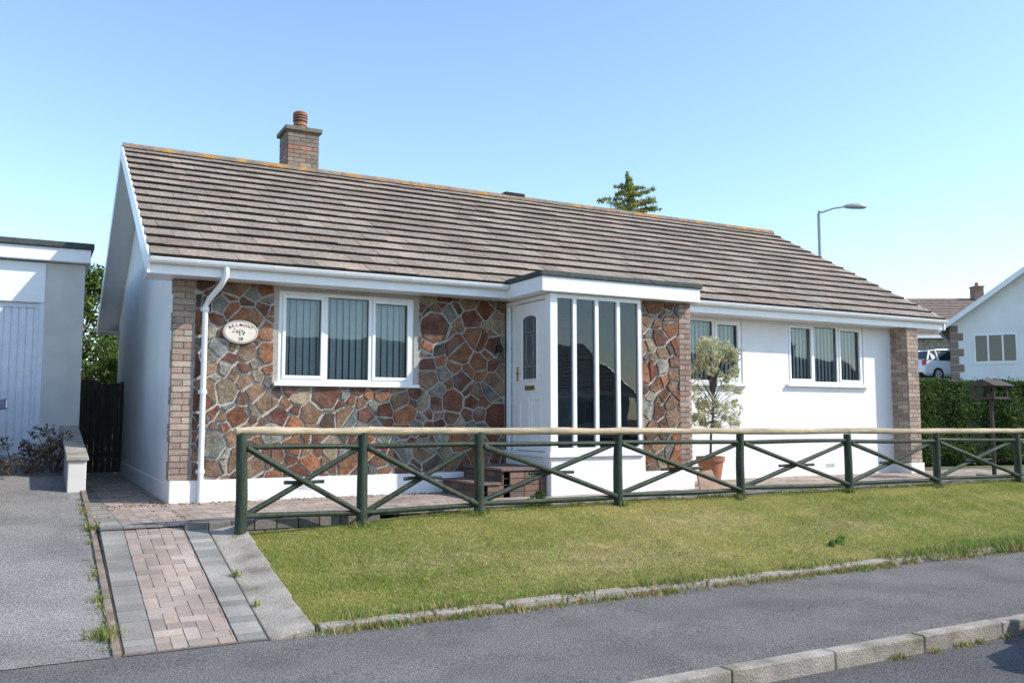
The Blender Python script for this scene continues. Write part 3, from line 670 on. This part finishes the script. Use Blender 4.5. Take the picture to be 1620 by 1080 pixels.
u=rng.uniform(0,LL,n); face=rng.random(n); v=np.where(face<.6,-.5+rng.exponential(.05,n),rng.uniform(-.5,.6,n)); zz=np.where(face<.6,rng.uniform(0,1.82,n),1.82-rng.exponential(.05,n))
bul=.06*np.sin(u*2.3)+.05*np.sin(u*5.1+1)+.04*np.sin(zz*6+u); v=v+bul; zz=zz+.04*np.sin(u*3.1)+.03*np.sin(u*7.7)+np.where(rng.random(n)<.03,rng.uniform(0,.1,n),0)
P=np.stack([A[0]+dr[0]*u+nr[0]*v,A[1]+dr[1]*u+nr[1]*v,zz],1); leaves('foliage',P,.028,[(.07,.12,.028),(.10,.155,.037),(.042,.08,.02)],parent=T)
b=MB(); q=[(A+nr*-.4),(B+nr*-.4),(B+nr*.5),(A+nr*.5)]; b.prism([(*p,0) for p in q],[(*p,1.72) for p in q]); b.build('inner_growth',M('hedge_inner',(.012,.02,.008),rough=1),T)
T=empty('potted_olive_tree'); ox,oy=8.98,10.25; b=MB()
b.tube([(ox-.05,oy,.0),(ox-.05,oy,.02),(ox-.05,oy,.36),(ox-.05,oy,.37),(ox-.05,oy,.44),(ox-.05,oy,.44),(ox-.05,oy,.40)],[.13,.135,.19,.21,.215,.18,.17],20); b.build('terracotta_pot',m_terra,T,smooth=True)
b=MB(); b.tube([(ox-.05,oy,.39),(ox-.05,oy,.41)],.17,16); b.build('soil',M('soil',(.05,.035,.025)),T)
b=MB(); b.tube([(ox-.05,oy,.38),(ox-.03,oy,.75),(ox+.02,oy,1.05),(ox+.03,oy,1.4)],[.02,.018,.015,.008],7); cs_=[]
for _ in range(80):
    a=random.uniform(0,6.28); z=random.uniform(.88,2.2); r=.47*math.sqrt(max(.05,1-((z-1.5)/.74)**2))*random.uniform(.35,1.2)
    e=(ox+.06+r*math.cos(a),oy+r*math.sin(a),z); b.tube([(ox+.02,oy,.95+(z-.95)*.4),((ox+.02+e[0])/2,(oy+e[1])/2,z-.12),e],[.008,.005,.002],5); cs_.append((*e,random.uniform(.4,1.1)))
b.build('stem',m_bark,T); leaves('foliage',clumps(cs_,.11,6500),.016,[(.62,.60,.36),(.48,.49,.28),(.72,.66,.42),(.34,.36,.20)],parent=T,elong=2)
def tuft(P0,n,r,h,cols,wd=.006):
    x=P0[0]+rng.normal(0,r*.35,n); y=P0[1]+rng.normal(0,r*.35,n); ang=rng.uniform(0,6.28,n); hh=h*rng.uniform(.4,1,n); ln=rng.uniform(.1,.9,n)*hh
    b0=np.stack([x-np.sin(ang)*wd,y+np.cos(ang)*wd,np.full(n,P0[2])],1); b1=np.stack([x+np.sin(ang)*wd,y-np.cos(ang)*wd,np.full(n,P0[2])],1)
    tp=np.stack([x+np.cos(ang)*ln,y+np.sin(ang)*ln,P0[2]+hh],1)
    return np.stack([b0,b1,tp],1).reshape(-1,3),np.array(cols)[rng.integers(0,len(cols),n)]*rng.uniform(.7,1.3,(n,1))
VV=[];CC=[]
wc=[(.20,.27,.06),(.28,.32,.09),(.40,.36,.14),(.13,.20,.045)]; dc=[(.46,.34,.16),(.38,.29,.14),(.32,.30,.11)]
for _ in range(210):
    x=random.choice([random.uniform(1.9,16),random.uniform(1.9,8)]); a,c=tuft((x,6.40,-.53),random.randint(15,60),random.uniform(.06,.24),random.uniform(.025,.08),dc if random.random()<.5 else wc); a[:,1]=np.minimum(a[:,1],6.47); VV.append(a);CC.append(c)
for _ in range(120):
    x=random.uniform(2,18); a,c=tuft((x,6.52,-.475),40,.2,.07,wc+dc[:1]); VV.append(a);CC.append(c)
for _ in range(85):
    x=random.uniform(8.5,18); a,c=tuft((x,6.48,-.49),80,.28,.13,wc); VV.append(a);CC.append(c)
for xp in pxs:
    for _ in range(3): a,c=tuft((xp+random.uniform(-.08,.08),fy(xp)+random.uniform(-.08,.05),lawnZ(xp,fy(xp))),30,.1,.09,wc); VV.append(a);CC.append(c)
for x0,y0,z0,nn,r,h in ((.50,6.75,-.47,160,.16,.1),(.5,8.0,-.26,40,.1,.06),(.52,7.4,-.35,40,.1,.06),(.55,9.2,-.02,60,.1,.08),(1.55,7.6,-.28,40,.07,.08),(1.56,6.95,-.4,20,.05,.06)): a,c=tuft((x0,y0,z0),nn,r,h,wc); VV.append(a);CC.append(c)
for _ in range(50):
    y=random.uniform(6.5,11); a,c=tuft((.52,y,driveZ(y)),14,.08,.04,dc+wc); VV.append(a);CC.append(c)
for _ in range(34):
    x=random.uniform(5.2,9); a,c=tuft((x,4.33,-.67),30,.1,.05,dc+wc); a[:,1]=np.minimum(a[:,1],4.34)-.01; VV.append(a);CC.append(c)
for _ in range(110):
    x=random.uniform(2,17); a,c=tuft((x,8.93,lawnZ(x,8.9)),26,.12,.06,wc); VV.append(a);CC.append(c)
npmesh('weeds',np.concatenate(VV),3,np.concatenate(CC),m_grass)
P=clumps([(5.18,8.95,.05,1),(5.08,8.92,.0,.8),(5.28,8.95,.0,.8),(5.2,8.9,.12,.7)],.1,420); leaves('leafy_weed',P,.022,[(.15,.24,.06),(.22,.30,.08)])
P=clumps([(8.0,7.05,-.36,1),(7.8,7.0,-.37,.7)],.06,260); P[:,2]=np.maximum(P[:,2],-.4); leaves('clover_patch',P,.014,[(.14,.25,.06)])
n=420; P=np.stack([rng.uniform(.7,5.0,n),11.12-rng.exponential(.12,n),np.full(n,.014)],1)
n=160; P2=np.stack([rng.uniform(.62,1.5,n),rng.uniform(9.1,13,n),np.full(n,.014)],1); P2[:,0]=np.where(rng.random(n)<.6,1.42-rng.exponential(.05,n),P2[:,0])
P=np.concatenate([P,P2]); lv=leaves('fallen_leaves',P,.013,[(.16,.09,.05),(.22,.14,.07),(.10,.06,.04)],elong=1.1)
T=empty('dried_shrub'); b=MB(); cs_=[]
for cx_,n_ in ((.12,11),(.28,9),(-.15,7)):
    for _ in range(n_):
        e=(cx_+random.gauss(0,.14),12.6+random.gauss(0,.2),.3+random.uniform(.1,.55)*(1.1 if cx_>.2 else .75)); b.tube([(cx_,12.6,.25),((cx_+e[0])/2,12.6,e[2]*.6+.1),e],[.008,.006,.003],4); cs_.append((*e,1))
b.build('stems',m_bark,T); leaves('foliage',clumps(cs_,.09,1300),.02,[(.17,.10,.06),(.13,.09,.055),(.20,.12,.07),(.10,.12,.045)],parent=T)
b=MB(); b.prism([(8.05,9.45,0),(8.38,9.4,0),(8.39,9.44,0),(8.06,9.49,0)],[(8.08,9.55,.26),(8.3,9.5,.30),(8.31,9.54,.30),(8.09,9.59,.26)]); b.build('leaning_stone_slab',M('slab',(.42,.27,.2),namt=.2),bevel=.008)
T=empty('bird_table'); bx,by=14.35,9.35; b=MB(); b.tube([(bx,by,0),(bx,by,1.45)],.035,8)
b.box(bx-.2,bx+.2,by-.2,by+.2,1.33,1.36)
for sx in (-.17,.17):
    for sy in (-.17,.17): b.box(bx+sx-.015,bx+sx+.015,by+sy-.015,by+sy+.015,1.36,1.56)
b.prism([(bx-.28,by-.26,1.55),(bx+.28,by-.26,1.55),(bx+.28,by+.26,1.55),(bx-.28,by+.26,1.55)],[(bx-.25,by-.02,1.66),(bx+.25,by-.02,1.66),(bx+.25,by+.02,1.66),(bx-.25,by+.02,1.66)])
for a in range(4):
    dx,dy=[(.3,0),(-.3,0),(0,.3),(0,-.3)][a]; b.box(min(bx,bx+dx)-.02,max(bx,bx+dx)+.02,min(by,by+dy)-.02,max(by,by+dy)+.02,0.01+a*.003,.05)
b.build('timber',m_gate,T)
T=empty('street_lamp'); lx,ly=23.6,21.3; rx,ry=.879,-.477; b=MB(); lz=G(lx,ly)
b.tube([(lx,ly,lz-.2),(lx,ly,lz+1.6),(lx,ly,lz+1.65),(lx,ly,8.02)],[.10,.10,.07,.06],12)
b.tube([(lx,ly,8.0),(lx,ly,8.08),(lx+rx*.12,ly+ry*.12,8.06),(lx+rx*.5,ly+ry*.5,8.19),(lx+rx*.95,ly+ry*.95,8.26)],[.06,.05,.035,.03,.03],10)
b.build('column',m_metal,T,smooth=True)
b=MB(); b.tube([(lx+rx*q,ly+ry*q,z) for q,z in ((.86,8.25),(.95,8.26),(1.15,8.27),(1.4,8.265),(1.58,8.255),(1.66,8.25))],[.03,.07,.10,.10,.08,.02],12); o=b.build('lantern',m_metal,T,smooth=True)

# ---------------- other houses ----------------
m_rtile2=M('dark_tile',(.19,.14,.115),rough=.9,nscale=3,namt=.2,n2scale=30,n2amt=.2)
m_stone2=M('grey_stonewall',(.26,.23,.19),rough=.9,nscale=4,namt=.4,n2scale=20,n2amt=.25)
def house(name,loc,rz,L_,D_,hw,hr,wall,roof,wins_g=(),wins_f=(),chim=None,quoin=False,door=None):
    E=empty(name,loc,rz); b=MB(); b.box(0,L_,0,D_,-2,hw)
    b.prism([(0,0,hw),(0,D_,hw),(0,D_/2,hr-.12)],[(L_,0,hw),(L_,D_,hw),(L_,D_/2,hr-.12)]); b.build('walls',wall,E)
    b=MB(); o=.35; sl=(hr-hw)/(D_/2); n=13
    for s in (0,1):
        f=(lambda y: D_-y) if s else (lambda y:y)
        for i in range(n):
            ya=-o+(D_/2+o)*i/n; yb=-o+(D_/2+o)*(i+1)/n; za=hw+sl*ya; zb=hw+sl*yb
            b.prism([(-o,f(ya),za),(L_+o,f(ya),za),(L_+o,f(yb),zb),(-o,f(yb),zb)],[(-o,f(ya),za+.06),(L_+o,f(ya),za+.06),(L_+o,f(yb),zb+.02),(-o,f(yb),zb+.02)])
    b.build('roof',roof,E)
    b=MB()
    for s in (0,1):
        f=(lambda y: D_-y) if s else (lambda y:y)
        for xx in (-o-.03,L_+o):
            P=[(f(-o),hw-sl*o+.07),(D_/2,hr+.08),(D_/2,hr-.15),(f(-o),hw-sl*o-.15)]; b.prism([(xx,a,c) for a,c in P],[(xx+.03,a,c) for a,c in P])
        b.box(-o,L_+o,min(f(-o-.04),f(-o-.01)),max(f(-o-.04),f(-o-.01)),hw-sl*o-.15,hw-sl*o+.04)
    b.build('bargeboards_and_fascia',m_upvc,E)
    fr=MB(); gl=MB()
    for (y0,y1,z0,z1) in wins_g:
        fr.box(-.03,.0,y0,y1,z0-.05,z0)
        fr.box(-.03,-.001,y0,y0+.06,z0,z1); fr.box(-.03,-.001,y1-.06,y1,z0,z1); fr.box(-.03,-.001,y0+.06,y1-.06,z0,z0+.06); fr.box(-.03,-.001,y0+.06,y1-.06,z1-.06,z1)
        for k_ in (1,2): fr.box(-.03,-.001,y0+(y1-y0)*k_/3-.03,y0+(y1-y0)*k_/3+.03,z0+.06,z1-.06)
        gl.box(-.01,-.002,y0+.06,y1-.06,z0+.06,z1-.06)
    for (x0,x1,z0,z1) in wins_f:
        fr.box(x0,x0+.06,-.03,-.001,z0,z1); fr.box(x1-.06,x1,-.03,-.001,z0,z1); fr.box(x0+.06,x1-.06,-.03,-.001,z0,z0+.06); fr.box(x0+.06,x1-.06,-.03,-.001,z1-.06,z1)
        for k_ in (1,2): fr.box(x0+(x1-x0)*k_/3-.03,x0+(x1-x0)*k_/3+.03,-.03,-.001,z0+.06,z1-.06)
        gl.box(x0+.06,x1-.06,-.01,-.002,z0+.06,z1-.06)
    if fr.v: fr.build('window_frames',m_upvc,E); gl.build('window_panes',m_carglass,E)
    if quoin:
        q=MB()
        for k_ in range(int((hw+.3)/.3)):
            w=.45 if k_%2 else .28; q.box(-.02,-.001,D_-w,D_+.01,k_*.3-.2,k_*.3+.08,(.28,.20,.16)); q.box(-.02,w,D_+.001,D_+.02,k_*.3-.2,k_*.3+.08,(.28,.20,.16))
        q.build('quoins',m_brick,E)
    if chim:
        x,y=chim; b=MB(); b.box(x,x+.6,y-.35,y+.35,hr-.6,hr+.75,(.25,.17,.13)); b.build('chimney',m_brick,E); b=MB(); b.box(x-.05,x+.65,y-.4,y+.4,hr+.751,hr+.83); b.tube([(x+.3,y,hr+.83),(x+.3,y,hr+1.1)],[.13,.11],10); b.build('chimney_cap',m_terra,E)
    if door:
        b=MB(); b.box(door,door+.9,-.04,-.001,0,2.05); b.build('door',m_upvc,E)
    return E
house('neighbour_bungalow',(35.3,15.0,1.45),math.radians(32),12,8,3.2,6.1,m_render,m_rtile2,wins_g=[(5.75,7.2,1.62,2.72)],quoin=True)
house('tile_roof_bungalow',(46.5,38.7,2.5),math.radians(-30),10.5,8,3.9,6.6,m_stone2,m_rtile2,wins_f=[(1.0,3.0,2.2,3.4)],chim=(9.0,4))
house('opposite_bungalow',(23,-12,-.4),math.radians(180),14,8,2.6,4.9,m_render2,m_rtile2,wins_f=[(1.5,3.5,1,2.2),(7,9,1,2.2),(10.5,12.5,1,2.2)],door=5,chim=(4,4))
house('opposite_bungalow',(5,-13,-.4),math.radians(180),13,8,2.6,4.9,m_stone2,m_rtile2,wins_f=[(1.5,3.5,1,2.2),(7,9,1,2.2)],door=5,chim=(4,4))
house('opposite_bungalow',(44,-12,-.4),math.radians(180),14,8,2.6,4.9,m_render2,m_rtile2,wins_f=[(1.5,3.5,1,2.2),(7,9,1,2.2)],door=5,chim=(4,4))

# ---------------- cars ----------------
def car(loc,rz,paint):
    E=empty('parked_car',loc,rz); b=MB()
    st=[(0,.70,.40,.62,.64,.62),(.04,.80,.28,.82,.86,.70),(.12,.83,.24,.96,1.0,.72),(.42,.85,.22,.96,1.40,.60),(.9,.86,.2,.94,1.48,.60),(1.7,.86,.2,.92,1.49,.60),(2.3,.86,.2,.91,1.43,.58),(2.98,.85,.2,.90,.97,.66),(3.6,.82,.22,.80,.86,.58),(3.9,.74,.26,.64,.70,.50),(4.0,.6,.36,.5,.54,.4)]
    rings=[]
    for (x,w,zb,zl,zt,tw_) in st:
        h=[(w*.9,zb),(w,zb+.12),(w*1.0,(zb+zl)/2),(w*.965,zl),(tw_,zt-.02 if zt>1.1 else zt-.01),(tw_*.8,zt+.01)]
        rings.append([(x,yy,zz) for yy,zz in h]+[(x,-yy,zz) for yy,zz in reversed(h)])
    n=12
    for i in range(len(rings)-1):
        for j in range(n):
            j2=(j+1)%n; mi=0
            if 2<=i<=6 and j in (3,7): mi=1
            if i in (2,6) and j in (4,5,6): mi=1
            if j==11: mi=2
            b.poly([rings[i][j],rings[i+1][j],rings[i+1][j2],rings[i][j2]],(1,1,1),mi)
    b.poly(rings[0]); b.poly(rings[-1][::-1])
    b.build('body',[paint,m_carglass,m_black],E)
    p=MB()
    for s in (1,-1):
        for x in (.75,2.0): p.tube([(x,s*.84,.93),(x,s*.615,1.46)],.05,6)
        p.tube([(.14,s*.81,.96),(.42,s*.60,1.40),(.9,s*.60,1.47),(1.7,s*.60,1.48),(2.3,s*.58,1.42),(2.98,s*.82,.92)],.045,6)
        p.prism([(2.62,s*.86,.92),(2.78,s*.86,.92),(2.78,s*1.0,.94),(2.66,s*1.0,.94)],[(2.62,s*.86,1.02),(2.76,s*.86,1.02),(2.74,s*1.0,1.06),(2.66,s*1.0,1.06)])
    p.build('pillars_and_mirrors',paint,E,bevel=.015)
    w=MB()
    for x in (.72,3.22):
        for s in (1,-1):
            w.tube([(x,s*.64,.31),(x,s*.66,.31),(x,s*.85,.31),(x,s*.87,.31)],[.28,.31,.31,.28],24,mi=0); w.tube([(x,s*.86,.31),(x,s*.885,.31)],[.2,.17],12,mi=1)
    w.build('wheels',[m_tyre,m_metal],E,smooth=True)
    r=MB()
    for s in (1,-1): r.box(.0,.14,s*.70-.09,s*.70+.09,.72,.98)
    r.build('tail_lights',M('tail_light',(.4,.02,.02),rough=.2),E,bevel=.02)
    r=MB(); r.box(-.02,.02,-.26,.26,.5,.61); r.build('number_plate',M('plate_yellow',(.75,.55,.05)),E)
    r=MB()
    for s in (1,-1): r.box(3.72,3.92,s*.58-.1,s*.58+.1,.58,.72)
    r.build('headlights',M('headlight',(.7,.7,.7),rough=.1),E,bevel=.03)
    return E
p_white=M('paint_white',(.8,.8,.8),rough=.2,namt=0,n2amt=0,spec=.6); p_silver=M('paint_silver',(.35,.37,.4),rough=.25,metal=.6,namt=0,n2amt=0,spec=.6)
p_blue=M('paint_dark_blue',(.03,.04,.08),rough=.2,namt=0,n2amt=0,spec=.6)
car((36.9,27.9,2.74),math.radians(-12),p_white)
car((-1.22,13.7,.17),math.radians(-90),p_blue)
car((10.4,2.7,-.67),math.radians(180),p_silver)
sheet('upper_road',lin(30,60,16),lin(25,33,10),lambda x,y:G(x,y)+.03,m_drive)

# ---------------- light ----------------
el=math.radians(40); hv=Vector((.80,-.60)); az=math.atan2(hv.x,hv.y)
sv=Vector((hv.x*math.cos(el),hv.y*math.cos(el),math.sin(el)))
sd=bpy.data.lights.new('sun','SUN'); sd.energy=5.0; sd.angle=math.radians(.5); sd.color=(1,.95,.87)
so=bpy.data.objects.new('sun',sd); so.rotation_euler=sv.to_track_quat('Z','Y').to_euler(); so.location=(20,-20,30); S.collection.objects.link(so)
w=bpy.data.worlds.new('World'); S.world=w; w.use_nodes=True; N=w.node_tree.nodes; L=w.node_tree.links
sk=N.new('ShaderNodeTexSky'); sk.sky_type='NISHITA'; sk.sun_disc=False; sk.sun_elevation=el; sk.sun_rotation=az; sk.altitude=0; sk.air_density=1.1; sk.dust_density=.5; sk.ozone_density=1.6
vm=N.new('ShaderNodeVectorMath'); vm.operation='MULTIPLY'; vm.inputs[1].default_value=(1.70,1.80,1.90); L.new(sk.outputs[0],vm.inputs[0])
L.new(vm.outputs[0],N['Background'].inputs[0]); N['Background'].inputs[1].default_value=.15
# ---------------- camera ----------------
c=bpy.data.cameras.new('camera'); c.lens=31.07; c.sensor_width=36; c.clip_end=3000; c.clip_start=.05
co=bpy.data.objects.new('camera',c); co.location=(0,0,1.02); co.rotation_euler=(math.radians(94.9),0,math.radians(-28.5)); S.collection.objects.link(co); S.camera=co
